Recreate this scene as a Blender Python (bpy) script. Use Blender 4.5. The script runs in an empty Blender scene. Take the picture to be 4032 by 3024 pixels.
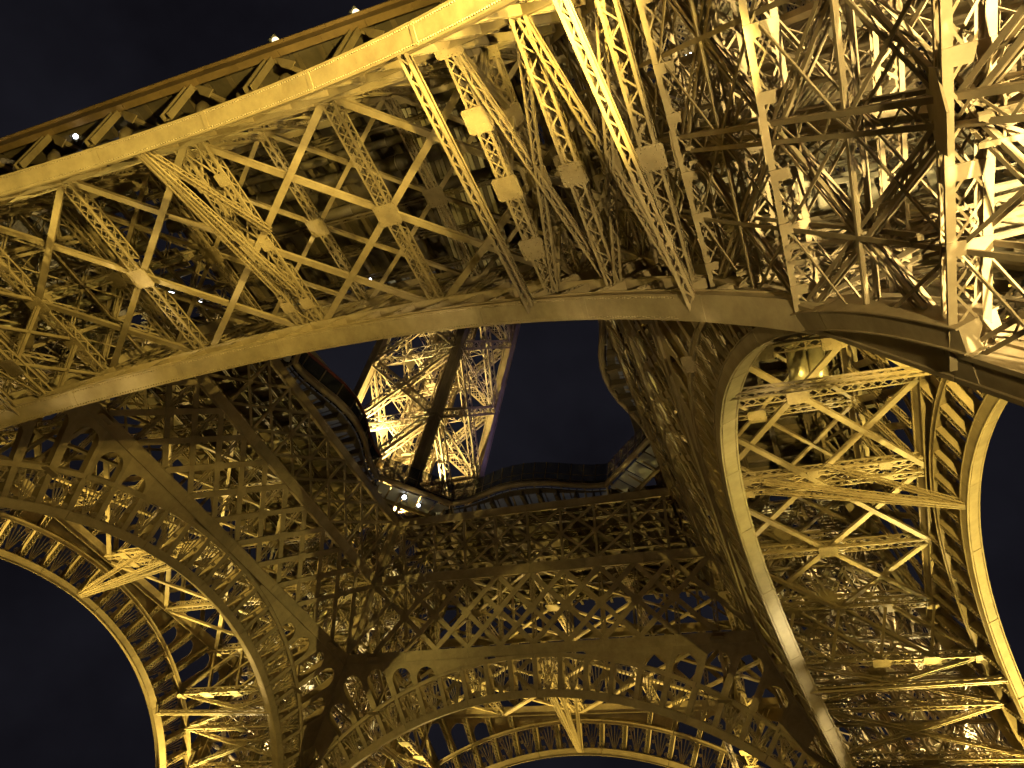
import bpy, math, random
import numpy as np
from mathutils import Matrix, Vector
random.seed(7)
scene = bpy.context.scene
C = scene.collection
R = math.radians

# ------------------------------------------------------------------ camera
PITCH, YAW, ROLL = 0.762, -0.48, 0.174
CAM = np.array([31.335, -52.823, 1.6])
fw = np.array([math.sin(YAW)*math.cos(PITCH), math.cos(YAW)*math.cos(PITCH), math.sin(PITCH)])
rt = np.array([math.cos(YAW), -math.sin(YAW), 0.0])
up = np.cross(rt, fw)
r2 = math.cos(ROLL)*rt + math.sin(ROLL)*up
u2 = -math.sin(ROLL)*rt + math.cos(ROLL)*up
cd = bpy.data.cameras.new('camera')
cam = bpy.data.objects.new('camera', cd)
C.objects.link(cam)
cam.matrix_world = Matrix(((r2[0], u2[0], -fw[0], CAM[0]), (r2[1], u2[1], -fw[1], CAM[1]),
                           (r2[2], u2[2], -fw[2], CAM[2]), (0, 0, 0, 1)))
cd.sensor_width = 36
cd.lens = 36*3342.4/4032
cd.clip_end = 3000
scene.camera = cam

# ------------------------------------------------------------------ night sky
world = bpy.data.worlds.new('World')
scene.world = world
world.use_nodes = True
wn = world.node_tree
bg = wn.nodes['Background']
tc = wn.nodes.new('ShaderNodeTexCoord')
ns = wn.nodes.new('ShaderNodeTexNoise')
ns.inputs['Scale'].default_value = 3.2
ns.inputs['Detail'].default_value = 5
ns.inputs['Roughness'].default_value = 0.55
wn.links.new(tc.outputs['Generated'], ns.inputs['Vector'])
cr = wn.nodes.new('ShaderNodeValToRGB')
cr.color_ramp.elements[0].position = 0.35
cr.color_ramp.elements[0].color = (0.0042, 0.0038, 0.0056, 1)
cr.color_ramp.elements[1].position = 0.72
cr.color_ramp.elements[1].color = (0.0112, 0.0110, 0.0155, 1)
wn.links.new(ns.outputs['Fac'], cr.inputs['Fac'])
wn.links.new(cr.outputs['Color'], bg.inputs['Color'])
bg.inputs['Strength'].default_value = 1.0

# ------------------------------------------------------------------ exposure
vs = scene.view_settings
vs.view_transform = 'Standard'
vs.look = 'None'
vs.exposure = 0.0
vs.gamma = 1.0
scene.cycles.use_adaptive_sampling = False
scene.cycles.max_bounces = 4
scene.cycles.diffuse_bounces = 2
scene.cycles.glossy_bounces = 2
scene.cycles.sample_clamp_indirect = 4.0
scene.cycles.denoising_prefilter = 'ACCURATE'

# ------------------------------------------------------------------ the tower's own floodlights, and added fills
def spot(name, loc, aim, power, col, cone=70, blend=0.6, radius=0.35):
    d = bpy.data.lights.new(name, 'SPOT')
    d.energy = power
    d.color = col
    d.spot_size = R(cone)
    d.spot_blend = blend
    d.shadow_soft_size = radius
    o = bpy.data.objects.new(name, d)
    C.objects.link(o)
    o.location = loc
    v = Vector(aim)-Vector(loc)
    o.rotation_euler = v.to_track_quat('-Z', 'Y').to_euler()
    return o

GOLD = (1.0, 0.745, 0.165)
CREAM = (1.0, 0.81, 0.37)
def quad(p, k):
    x, y, z = p
    for _ in range(k):
        x, y = -y, x
    return (x, y, z)
# k = 0 near right leg, 1 far right, 2 far left, 3 near left
POW = [0.72, 2.8, 2.8, 1.2]
M1 = [1.25, 1.2, 1.6, 1.6]      # lamps on the arch to one side of each leg
M2 = [1.10, 1.6, 1.6, 0.85]     # and to the other side
for k in range(4):
    m = POW[k]
    spot('floodlight_leg_foot', quad((46, -50.5, 3), k), quad((30, -30, 52), k), 400000*m, CREAM, 60)
    spot('floodlight_leg_low', quad((45, -45.5, 15), k), quad((30, -31, 56), k), 90000*m, CREAM, 84)
    if k == 0:
        spot('leg_face_fill', quad((40.0, -52.0, 2.0), k), quad((33.5, -39, 38), k), 74000, (1.0, 0.79, 0.31), 64, 0.8)  # added fill beside the near leg, brightening its front
    if k < 3:
        spot('floodlight_leg_middle', quad((41.5, -41.5, 34), k), quad((29, -29, 58), k), 34000*m, CREAM, 110)
    # along the two arches that spring from this leg, close to their outer faces
    spot('floodlight_arch', quad((30.5, -45.3, 27.0), k), quad((2, -40.5, 42), k), 110000*M1[k], GOLD, 80, 0.8)
    spot('floodlight_arch', quad((45.3, -30.5, 27.0), k), quad((40.5, -2, 42), k), 110000*M2[k], GOLD, 80, 0.8)
    spot('floodlight_walkway', quad((27.0, -47.5, 27.0), k), quad((-6, -39, 52), k), 90000, GOLD, 70, 0.9)
    spot('floodlight_soffit', quad((33.0, -42.0, 21.0), k), quad((9, -40.0, 44), k), (62000 if k == 0 else 80000)*M1[k], GOLD, 52, 0.9)
    spot('floodlight_soffit', quad((42.0, -33.0, 21.0), k), quad((40.0, -9, 44), k), (66000 if k == 3 else 96000)*M2[k], GOLD, 52, 0.9)
# added fill light low at the centre, lifting the dim inner faces
spot('forecourt_fill', (2, -4, 4), (0, 0, 50), 6500, (1.0, 0.76, 0.34), 150, 0.9, 1.0)
for k in (2,):
    spot('floodlight_upper_leg', quad((18, -18, 59), k), quad((11, -11, 90), k), 60000, (1.0, 0.79, 0.29), 120)
    spot('floodlight_upper_leg', quad((22, -15, 66), k), quad((10, -10, 95), k), 40000, (1.0, 0.79, 0.29), 120)
spot('violet_floodlight', (2, 38, 58), (-9, 22, 78), 16000, (0.45, 0.35, 1.0), 40)

# ------------------------------------------------------------------ materials
def mat(name, base, rough=0.5, metal=0.0, vary=0.0, nscale=1.5, bump=0.0, rust=None, spec=0.4):
    m = bpy.data.materials.new(name)
    m.use_nodes = True
    n, l = m.node_tree.nodes, m.node_tree.links
    b = n['Principled BSDF']
    b.inputs['Roughness'].default_value = rough
    b.inputs['Metallic'].default_value = metal
    b.inputs['Specular IOR Level'].default_value = spec
    b.inputs['Base Color'].default_value = (*base, 1)
    if vary:
        t = n.new('ShaderNodeTexCoord')
        nz = n.new('ShaderNodeTexNoise')
        nz.inputs['Scale'].default_value = nscale
        nz.inputs['Detail'].default_value = 6
        nz.inputs['Roughness'].default_value = 0.65
        l.new(t.outputs['Object'], nz.inputs['Vector'])
        ramp = n.new('ShaderNodeValToRGB')
        ramp.color_ramp.elements[0].position = 0.3
        ramp.color_ramp.elements[0].color = (*[c*(1-vary) for c in base], 1)
        ramp.color_ramp.elements[1].position = 0.7
        ramp.color_ramp.elements[1].color = (*[min(1, c*(1+vary*0.6)) for c in base], 1)
        if rust:
            e = ramp.color_ramp.elements.new(0.36)
            e.color = (*rust, 1)
        l.new(nz.outputs['Fac'], ramp.inputs['Fac'])
        oi = n.new('ShaderNodeObjectInfo')
        mr = n.new('ShaderNodeMapRange')
        mr.inputs['To Min'].default_value = 0.86
        mr.inputs['To Max'].default_value = 1.10
        l.new(oi.outputs['Random'], mr.inputs['Value'])
        hs = n.new('ShaderNodeHueSaturation')
        l.new(mr.outputs['Result'], hs.inputs['Value'])
        l.new(ramp.outputs['Color'], hs.inputs['Color'])
        n2 = n.new('ShaderNodeTexNoise')
        n2.inputs['Scale'].default_value = nscale*0.28
        n2.inputs['Detail'].default_value = 8
        n2.inputs['Roughness'].default_value = 0.75
        l.new(t.outputs['Object'], n2.inputs['Vector'])
        r2_ = n.new('ShaderNodeMapRange')
        r2_.inputs['From Min'].default_value = 0.38
        r2_.inputs['From Max'].default_value = 0.66
        r2_.inputs['To Min'].default_value = 1.0-vary*1.1
        r2_.inputs['To Max'].default_value = 1.0
        l.new(n2.outputs['Fac'], r2_.inputs['Value'])
        mm = n.new('ShaderNodeMix')
        mm.data_type = 'RGBA'
        mm.blend_type = 'MULTIPLY'
        mm.inputs[0].default_value = 1.0
        l.new(hs.outputs['Color'], mm.inputs[6])
        l.new(r2_.outputs['Result'], mm.inputs[7])
        l.new(mm.outputs[2], b.inputs['Base Color'])
        if bump:
            bp = n.new('ShaderNodeBump')
            bp.inputs['Strength'].default_value = bump
            bp.inputs['Distance'].default_value = 0.05
            l.new(nz.outputs['Fac'], bp.inputs['Height'])
            l.new(bp.outputs['Normal'], b.inputs['Normal'])
    return m

IRON = mat('painted_iron', (0.34, 0.265, 0.165), 0.52, 0, 0.22, 0.9, 0.25, (0.27, 0.20, 0.12))
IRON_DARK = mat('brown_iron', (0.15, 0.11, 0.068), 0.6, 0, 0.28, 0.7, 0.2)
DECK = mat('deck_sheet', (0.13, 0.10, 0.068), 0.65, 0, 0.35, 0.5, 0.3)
PANEL = mat('cream_panel', (0.42, 0.36, 0.24), 0.6, 0, 0.15, 0.8, 0.15)
WHITE = mat('white_panel', (0.42, 0.42, 0.43), 0.35, 0, 0.08, 0.8)
GLOW_PANEL = mat('glow_panel', (0.22, 0.22, 0.24), 0.25, 0, 0.15, 0.8)
GLOW_PANEL.node_tree.nodes['Principled BSDF'].inputs['Emission Color'].default_value = (0.75, 0.82, 1.0, 1)
GLOW_PANEL.node_tree.nodes['Principled BSDF'].inputs['Emission Strength'].default_value = 0.012  # faint glow put into the panels, standing in for light from above
BRONZE = mat('bronze_paint', (0.25, 0.165, 0.08), 0.5, 0, 0.25, 0.9, 0.2)
RED = mat('red_paint', (0.13, 0.03, 0.025), 0.4, 0, 0.2, 1.0)
PIPE = mat('pipe_cladding', (0.44, 0.38, 0.26), 0.35, 0.5, 0.15, 2.0)
BLACK = mat('lamp_housing', (0.02, 0.02, 0.02), 0.5)
TREAD = mat('stair_tread', (0.30, 0.26, 0.18), 0.6, 0, 0.2, 2.0)
GROUND = mat('gravel_forecourt', (0.22, 0.20, 0.17), 0.9, 0, 0.3, 0.4, 0.3)
def glass(name, tint, rough=0.04, alpha=0.35):
    m = bpy.data.materials.new(name)
    m.use_nodes = True
    n, l = m.node_tree.nodes, m.node_tree.links
    b = n['Principled BSDF']
    b.inputs['Base Color'].default_value = (*tint, 1)
    b.inputs['Roughness'].default_value = rough
    tr = n.new('ShaderNodeBsdfTransparent')
    mx = n.new('ShaderNodeMixShader')
    mx.inputs[0].default_value = alpha
    l.new(tr.outputs[0], mx.inputs[1])
    l.new(b.outputs[0], mx.inputs[2])
    l.new(mx.outputs[0], n['Material Output'].inputs['Surface'])
    return m
GLASS = glass('clear_glass', (0.05, 0.05, 0.05), 0.03, 0.55)
MIRROR_GLASS = glass('dark_glass', (0.03, 0.03, 0.035), 0.03, 0.55)
def emit(name, col, strength):
    m = bpy.data.materials.new(name)
    m.use_nodes = True
    n, l = m.node_tree.nodes, m.node_tree.links
    e = n.new('ShaderNodeEmission')
    e.inputs['Color'].default_value = (*col, 1)
    e.inputs['Strength'].default_value = strength
    l.new(e.outputs[0], n['Material Output'].inputs['Surface'])
    return m
LENS_WARM = emit('warm_lens', (1.0, 0.80, 0.45), 2.5)
LENS_WHITE = emit('white_lens', (0.85, 0.90, 1.0), 12)
CEILING_LIT = emit('lit_ceiling', (0.80, 0.85, 1.0), 0.30)
def net_mat():
    m = mat('woven_net', (0.17, 0.14, 0.09), 0.9, 0, 0.3, 0.6)
    n, l = m.node_tree.nodes, m.node_tree.links
    t = n.new('ShaderNodeTexCoord')
    w1 = n.new('ShaderNodeTexChecker')
    w1.inputs['Scale'].default_value = 14
    l.new(t.outputs['Object'], w1.inputs['Vector'])
    b = n['Principled BSDF']
    tr = n.new('ShaderNodeBsdfTransparent')
    mx = n.new('ShaderNodeMixShader')
    mr = n.new('ShaderNodeMapRange')
    mr.inputs['To Min'].default_value = 0.55
    mr.inputs['To Max'].default_value = 1.0
    l.new(w1.outputs['Fac'], mr.inputs['Value'])
    l.new(mr.outputs['Result'], mx.inputs[0])
    l.new(tr.outputs[0], mx.inputs[1])
    l.new(b.outputs[0], mx.inputs[2])
    l.new(mx.outputs[0], n['Material Output'].inputs['Surface'])
    return m
NET = net_mat()

# ------------------------------------------------------------------ mesh builder
BOXF = np.array([[0, 3, 2, 1], [4, 5, 6, 7], [0, 1, 5, 4], [1, 2, 6, 5], [2, 3, 7, 6], [3, 0, 4, 7]])
def V(*a):
    return np.array(a, float)
def nrm(v):
    return v/max(np.linalg.norm(v), 1e-9)
class MB:
    """collects boxes, prisms and swept bands and links them as ONE mesh"""
    def __init__(self):
        self.bars = []
        self.v = []
        self.f = []
        self.n = 0
    def bar(self, p0, p1, w, h, up=(0, 0, 1)):
        self.bars.append((*p0, *p1, w, h, *up))
        return self
    def raw(self, verts, faces):
        self.v.append(np.asarray(verts, float))
        self.f += [[i+self.n for i in f] for f in faces]
        self.n += len(verts)
        return self
    def box(self, c, sx, sy, sz):
        c = np.asarray(c, float)
        return self.bar(c-V(0, 0, sz/2), c+V(0, 0, sz/2), sx, sy, (0, 1, 0))
    def plate(self, pts, t, n):
        """flat polygon of thickness t, extruded along n (convex, counter-clockwise seen against n)"""
        pts = np.asarray(pts, float)
        n = nrm(np.asarray(n, float))*t/2
        m = len(pts)
        return self.raw(np.vstack([pts-n, pts+n]),
                        [list(range(m))[::-1], list(range(m, 2*m))]+[[i, (i+1) % m, m+(i+1) % m, m+i] for i in range(m)])
    def sweep(self, rings, closed=False):
        """rings: list of equal loops; joins consecutive loops and caps the ends"""
        k = len(rings[0])
        m = len(rings)
        fs = []
        for i in range(m if closed else m-1):
            a, b = i*k, ((i+1) % m)*k
            for j in range(k):
                fs.append([a+j, a+(j+1) % k, b+(j+1) % k, b+j])
        if not closed:
            fs.append(list(range(k))[::-1])
            fs.append([(m-1)*k+j for j in range(k)])
        return self.raw(np.vstack(rings), fs)
    def tube(self, pts, r, k=8, closed=False):
        pts = [np.asarray(p, float) for p in pts]
        rings = []
        m = len(pts)
        for i, p in enumerate(pts):
            a = pts[(i-1) % m] if (closed or i) else p
            b = pts[(i+1) % m] if (closed or i < m-1) else p
            d = nrm(b-a)
            x = np.cross(d, V(0.03, 0.02, 1))
            if np.linalg.norm(x) < 1e-3:
                x = np.cross(d, V(1, 0, 0))
            x = nrm(x)
            y = np.cross(x, d)
            rr = r[i] if hasattr(r, '__len__') else r
            rings.append(np.array([p+rr*(math.cos(t)*x-math.sin(t)*y) for t in np.linspace(0, 2*math.pi, k, endpoint=False)]))
        return self.sweep(rings, closed)
    def lattice(self, p0, p1, w, h, up=(0, 0, 1), cell=None, chord=0.13, lace=0.075, sides=4, cross=True, batten=False):
        """a built-up member: four corner angles laced together on its sides"""
        p0 = np.asarray(p0, float); p1 = np.asarray(p1, float)
        d = p1-p0
        L = np.linalg.norm(d)
        d = d/L
        up_ = np.asarray(up, float)
        x = np.cross(d, up_)
        if np.linalg.norm(x) < 1e-3:
            x = np.cross(d, V(1, 0.2, 0))
        x = nrm(x)
        y = np.cross(x, d)
        cell = cell or max(w, h)*0.95
        n = max(2, int(round(L/cell)))
        hw, hh = (w-chord)/2, (h-chord)/2
        cs = {}
        for sx in (-1, 1):
            for sy in (-1, 1):
                o = x*hw*sx+y*hh*sy
                cs[sx, sy] = o
                # an angle: two thin legs meeting at the corner
                self.bar(p0+o+y*sy*(chord/2-0.012), p1+o+y*sy*(chord/2-0.012), chord, 0.024, y)
                self.bar(p0+o+x*sx*(chord/2-0.012)-y*sy*0.013, p1+o+x*sx*(chord/2-0.012)-y*sy*0.013, 0.024, chord-0.026, y)
        fl = [((-1, -1), (1, -1), -y, 1), ((-1, 1), (1, 1), y, 1), ((-1, -1), (-1, 1), -x, 0), ((1, -1), (1, 1), x, 0)]
        for q, (a, b, nn, k) in enumerate(fl[:sides] if sides == 4 else [fl[0], fl[1]]):
            A, B = cs[a], cs[b]
            off = nn*(chord/2-0.045)
            for i in range(n):
                s0, s1 = p0+d*L*i/n, p0+d*L*(i+1)/n
                if batten:
                    self.bar(s0+A+off, s0+B+off, lace, 0.02, nn)
                    if i % 2:
                        self.bar(s0+A+off*0.8, s1+B+off*0.8, lace*0.7, 0.02, nn)
                    continue
                X = cross and k
                if X or i % 2 == 0:
                    self.bar(s0+A+off, s1+B+off, lace, 0.02, nn)
                if X or i % 2:
                    self.bar(s0+B+off*0.78, s1+A+off*0.78, lace, 0.02, nn)
        return self
    def build(self, name, material, parent=None, smooth=False):
        vs_, nf = list(self.v), len(self.f)
        off = self.n
        if self.bars:
            A = np.array(self.bars, float)
            p0, p1, w, h, upv = A[:, 0:3], A[:, 3:6], A[:, 6:7], A[:, 7:8], A[:, 8:11]
            d = p1-p0
            d /= np.maximum(np.linalg.norm(d, axis=1, keepdims=True), 1e-9)
            x = np.cross(d, upv)
            l = np.linalg.norm(x, axis=1, keepdims=True)
            bad = (l < 1e-4)[:, 0]
            if bad.any():
                x[bad] = np.cross(d[bad], V(1, 0.3, 0))
                l = np.linalg.norm(x, axis=1, keepdims=True)
            x /= l
            y = np.cross(x, d)
            xw, yh = x*w/2, y*h/2
            # ring wound so that faces point outwards (x, y, d with y = x cross d, so -d = x cross y)
            q = np.stack([p0-xw-yh, p0-xw+yh, p0+xw+yh, p0+xw-yh, p1-xw-yh, p1-xw+yh, p1+xw+yh, p1+xw-yh], 1).reshape(-1, 3)
            bf = (BOXF[None]+(np.arange(len(A))*8)[:, None, None]+off).reshape(-1, 4)
            vs_.append(q)
        else:
            bf = np.zeros((0, 4), int)
        verts = np.vstack(vs_).astype(np.float32)
        loops = [i for f in self.f for i in f]
        sizes = [len(f) for f in self.f]
        loops = np.concatenate([np.array(loops, int), bf.ravel()]).astype(np.int32)
        starts = np.concatenate([[0], np.cumsum(np.concatenate([np.array(sizes, int), np.full(len(bf), 4)]))[:-1]]).astype(np.int32)
        me = bpy.data.meshes.new(name)
        me.vertices.add(len(verts))
        me.vertices.foreach_set('co', verts.ravel())
        me.loops.add(len(loops))
        me.loops.foreach_set('vertex_index', loops)
        me.polygons.add(len(starts))
        me.polygons.foreach_set('loop_start', starts)
        me.update(calc_edges=True)
        me.validate()
        if smooth:
            me.shade_smooth()
        else:
            me.shade_flat()
        me.materials.append(material)
        return link(name, me, parent)

def link(name, me, parent=None, mtx=None):
    o = bpy.data.objects.new(name, me)
    C.objects.link(o)
    if parent is not None:
        o.parent = parent
    if mtx is not None:
        o.matrix_basis = mtx
    return o
def empty(name, mtx, label, cat, group=None):
    o = bpy.data.objects.new(name, None)
    C.objects.link(o)
    o.empty_display_size = 0.5
    o.matrix_world = mtx
    o['label'] = label
    o['category'] = cat
    if group:
        o['group'] = group
    return o
def tag(o, label, cat, group=None, kind=None):
    o['label'] = label
    o['category'] = cat
    if group:
        o['group'] = group
    if kind:
        o['kind'] = kind
    return o
def copy_tree(src, mtx, label, parent=None):
    """a thing, its parts and their sub-parts; mesh data is shared"""
    c = src.copy()
    C.objects.link(c)
    if parent is None:
        c.matrix_world = mtx
        c['label'] = label
    else:
        c.parent = parent
    for ch in kids.get(src.name, []):
        copy_tree(ch, None, None, c)
    return c
kids = {}
def index_kids():
    kids.clear()
    for o in bpy.data.objects:
        if o.parent:
            kids.setdefault(o.parent.name, []).append(o)

# ------------------------------------------------------------------ tower geometry
A0, S, W = 44.14, 0.508, 15.3            # inner face: r = A0 - S z ; the outer face stands W farther out
K = math.sqrt(1+S*S)
def ri(z): return A0-S*z
def ro(z): return A0-S*z+W
def rotz(k): return Matrix.Rotation(k*math.pi/2, 4, 'Z')
def face_frame(off, dw=0.0, dn=0.0):
    """local x along the face, y up the sloping face, z out of it (the near face; others are turned)"""
    o = Vector((0, -A0-off, 0))+Vector((0, S/K, 1/K))*dw+Vector((0, -1/K, S/K))*dn
    return Matrix(((1, 0, 0, o.x), (0, S/K, -1/K, o.y), (0, 1/K, S/K, o.z), (0, 0, 0, 1)))
SIDES = ['near', 'right', 'far', 'left']

DT = 0.0632
ARCH = {'in': dict(R=39.8, zc=38.5, dev=0.0, gap=4.25, D=1.05, deco=-1, T=1.33, chord=42.2),
        'out': dict(R=36.25, zc=38.8, dev=0.3, gap=3.75, D=0.85, deco=1, T=1.24, chord=42.6)}
def arch_r(a, t): return a['R']-a['dev']*(1-math.cos(t))
def gap_f(a, t):
    return a['gap']-(min(1.1, 1.0*(t/0.6)**2) if a['deco'] < 0 else 0)
def arch_pt(a, t, dr=0.0, n=0.0, ext=0):
    r = arch_r(a, t)+dr+(gap_f(a, t) if ext else 0)
    return V(r*math.sin(t), a['zc']*K-a['R']+r*math.cos(t), n)
def edge_dr(a, t, e=0.15):
    """radial distance from the intrados to the inner edge of the leg, along the radius at t"""
    t = abs(t)
    cw = a['zc']*K-a['R']
    d = math.sin(t)+S*math.cos(t)/K
    return (A0-e-S*cw/K)/d-arch_r(a, t)
def build_arch(which, label):
    a = ARCH[which]
    D, dec, T, gap = a['D'], a['deco'], a['T'], a['gap']
    root = empty('arch', face_frame(0 if which == 'in' else W, 0, 0.32 if which == 'in' else 0), label, 'arch', 'arches between the tower legs')
    dt = DT*(39.8/a['R'])*(1.0 if which == 'in' else 0.98)
    nb = int(T/dt)
    # ribs, plate by plate
    seg = 3
    for nm, r0, r1, dd in (('intrados_plate', 0.0, 0.75, D), ('extrados_plate', -0.42, 0.0, D*0.92)):
        j = -int(1.15/dt)
        while j < nb:
            j1 = min(j+seg, nb)
            ts = np.linspace(j*dt, j1*dt-0.0012, 3*(j1-j)+1)
            if nm[0] == 'e':
                ts = [t for t in ts if edge_dr(a, t) > gap_f(a, t)-0.3]
                if len(ts) < 2:
                    j = j1
                    continue
            rings = []
            for t in ts:
                # soffit flange a little wider than the web box
                q = [(r0, -dd/2-0.07), (r0+0.05, -dd/2-0.07), (r0+0.05, -dd/2), (r1-0.05, -dd/2), (r1-0.05, -dd/2-0.07), (r1, -dd/2-0.07),
                     (r1, dd/2+0.07), (r1-0.05, dd/2+0.07), (r1-0.05, dd/2), (r0+0.05, dd/2), (r0+0.05, dd/2+0.07), (r0, dd/2+0.07)]
                rings.append(np.array([arch_pt(a, t, r, n, nm[0] == 'e') for r, n in q]))
            m = MB()
            m.sweep(rings)
            # cover strap over the joint
            t0 = j*dt
            rr = [np.array([arch_pt(a, t, r, n, nm[0] == 'e') for r, n in ((r0-0.02, -dd/2-0.03), (r0-0.02, dd/2+0.03), (r0-0.002, dd/2+0.03), (r0-0.002, -dd/2-0.03))]) for t in (t0-0.004, t0+0.004)]
            m.sweep([x[::-1] for x in rr])
            # splice plates on the web faces
            m.build(nm, IRON, root)
            j = j1
    # rivet heads along the soffit edges
    rv = MB()
    for t in np.arange(-0.72, 0.72, 0.0046):
        for n in (-dd/2+0.03, dd/2-0.03):
            c = arch_pt(a, t, 0, n)
            e1 = arch_pt(a, t+0.0013, 0, n)-c
            e2 = V(0, 0, 0.05)
            tip = arch_pt(a, t, -0.05, n)
            rv.raw([c-e1-e2, c+e1-e2, c+e1+e2, c-e1+e2, tip], [[0, 1, 4], [1, 2, 4], [2, 3, 4], [3, 0, 4]])
    o = rv.build('rivet_row', IRON, root)
    o['kind'] = 'stuff'
    # ring posts (one mesh) and scroll panels (one mesh), set round the ring
    h0, h1 = 0.75, gap-0.42
    pm = MB()
    for sx in (-1, 1):
        pm.bar((sx*0.23, h0, 0), (sx*0.23, h1, 0), 0.035, D*0.94, (0, 0, 1))
    pm.bar((0, h0, dec*D*0.44), (0, h1, dec*D*0.44), 0.42, 0.03, (0, 0, 1))
    n = 7
    zz = -dec*D*0.46
    for i in range(n):
        y0, y1 = h0+(h1-h0)*i/n, h0+(h1-h0)*(i+1)/n
        pm.bar((-0.2, y0, zz), (0.2, y1, zz), 0.055, 0.02, (0, 0, 1))
        pm.bar((0.2, y0, zz+dec*0.021), (-0.2, y1, zz+dec*0.021), 0.055, 0.02, (0, 0, 1))
    sm = MB()
    zs = dec*D*0.36
    hwid = a['R']*dt/2+0.05
    yb, yt = h0, h1
    hh = yt-yb
    for f in (-0.86, -0.46, 0, 0.46, 0.86):                       # the fan
        top = V(f*hwid*0.78, yt-0.10-0.42*abs(f)**2, zs+f*0.004)
        sm.bar((f*0.16, yb, zs+f*0.004), top, 0.10, 0.05, (0, 0, 1))
    arc = [V(hwid*0.80*math.sin(q), yt-0.52+0.44*math.cos(q), zs+0.03) for q in np.linspace(-1.5, 1.5, 11)]
    for p, q in zip(arc[:-1], arc[1:]):
        sm.bar(p, q, 0.08, 0.05, (0, 0, 1))
    def curl(cx, cy, r, sgn, a0):
        pts = []
        for i, q in enumerate(np.linspace(0, 3.6*math.pi, 22)):
            rr = r*(1-0.82*i/21)
            pts.append(V(cx+sgn*rr*math.cos(a0+q), cy+rr*math.sin(a0+q), zs-0.055))
        for p, q in zip(pts[:-1], pts[1:]):
            sm.bar(p, q, 0.075, 0.05, (0, 0, 1))
    for sg in (-1, 1):
        curl(sg*hwid*0.60, yt-0.34, 0.27, sg, 1.2)
        curl(sg*hwid*0.58, yb+0.34, 0.26, sg, -2.0)
        curl(sg*hwid*0.62, yb+hh*0.52, 0.19, sg, 0.3)
    post_o = pm.build('ring_post', IRON)
    scroll_o = sm.build('scroll_panel', IRON)
    def ring_mtx(t):
        c = arch_pt(a, t)
        up_ = nrm(arch_pt(a, t, 1)-c)
        tx = V(up_[1], -up_[0], 0)
        k = max(0.02, (min(gap_f(a, t)-0.42, edge_dr(a, t))-h0)/(h1-h0))
        c = c+up_*h0*(1-k)
        up_ = up_*k
        return Matrix(((tx[0], up_[0], 0, c[0]), (tx[1], up_[1], 0, c[1]), (0, 0, 1, 0), (0, 0, 0, 1)))
    first = True
    for j in range(-nb, nb+1):
        if edge_dr(a, (abs(j)+(0.5 if j < 0 else 0))*dt) < 1.0:
            continue
        if first:
            post_o.parent = root; post_o.matrix_basis = ring_mtx(j*dt)
        else:
            link('ring_post', post_o.data, root, ring_mtx(j*dt))
        if j < nb and edge_dr(a, (abs(j+0.5)+0.5)*dt) > 1.3:
            if scroll_o.parent is None:
                scroll_o.parent = root; scroll_o.matrix_basis = ring_mtx((j+0.5)*dt)
            else:
                link('scroll_panel', scroll_o.data, root, ring_mtx((j+0.5)*dt))
        first = False
    # spandrel: posts carried on up to the chord, with a pierced plate on the decorated face
    wc = a['chord']*K
    zp = dec*D*0.46
    def up_len(t):
        p = arch_pt(a, t, 0, 0, 1)
        return min((wc-p[1])/math.cos(t), edge_dr(a, t)-gap_f(a, t))
    lim = 22.5
    for j in range(-nb, nb):
        for_t0, for_t1 = j*dt, (j+1)*dt
        L0, L1 = up_len(for_t0), up_len(for_t1)
        if min(L0, L1) < 0.02:
            continue
        b00, b01 = arch_pt(a, for_t0, 0, 0, 1), arch_pt(a, for_t1, 0, 0, 1)
        t00, t01 = arch_pt(a, for_t0, L0, 0, 1), arch_pt(a, for_t1, L1, 0, 1)
        Lm = min(L0, L1)
        m = MB()
        hw = 0.34
        ex = nrm(b01-b00)
        e0, e1 = nrm(t00-b00) if L0 > 0.01 else V(0, 1, 0), nrm(t01-b01) if L1 > 0.01 else V(0, 1, 0)
        if Lm < 1.5:
            m.plate([b00+V(0, 0, zp), b01+V(0, 0, zp), t01+V(0, 0, zp), t00+V(0, 0, zp)], 0.10, (0, 0, 1))
        else:
            i0, i1 = b00+ex*hw, b01-ex*hw
            # opening: up both posts and round a semicircular head kept below the chord
            width = np.linalg.norm(i1-i0)
            rad = width/2*1.02
            head_top = min(L0, L1)-0.45
            s0 = i0+e0*max(0.05, L0-0.45-rad-max(0, L0-L1)*0.55)
            s1 = i1+e1*max(0.05, L1-0.45-rad-max(0, L1-L0)*0.55)
            cc = (s0+s1)/2
            ax = (s1-s0)/2
            ay = V(-ax[1], ax[0], 0)
            inner = [i0, s0]+[cc-ax*math.cos(q)+ay*math.sin(q) for q in np.linspace(0, math.pi, 13)[1:-1]]+[s1, i1]
            outer = [b00, b00+e0*np.dot(s0-b00, e0)]
            m_in = len(inner)-4
            for q in range(m_in):
                f = (q+0.0)/(m_in-1)
                tq = for_t0+(for_t1-for_t0)*f
                outer.append(arch_pt(a, tq, up_len(tq), 0, 1))
            outer += [b01+e1*np.dot(s1-b01, e1), b01]
            o3 = np.array(outer); i3 = np.array(inner)
            for zt in (0,):
                dz = V(0, 0, 0.05)
                zz3 = V(0, 0, zp)
                nn = len(o3)
                vv = np.vstack([o3+zz3-dz, i3+zz3-dz, o3+zz3+dz, i3+zz3+dz])
                fs = []
                for q in range(nn-1):
                    fs.append([q, q+1, nn+q+1, nn+q])
                    fs.append([2*nn+q+1, 2*nn+q, 3*nn+q, 3*nn+q+1])
                    fs.append([nn+q, nn+q+1, 3*nn+q+1, 3*nn+q])
                    fs.append([q+1, q, 2*nn+q, 2*nn+q+1])
                m.raw(vv, fs)
            # reveal running back from the opening edge
            for p, q in zip(inner[:-1], inner[1:]):
                pass
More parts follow.
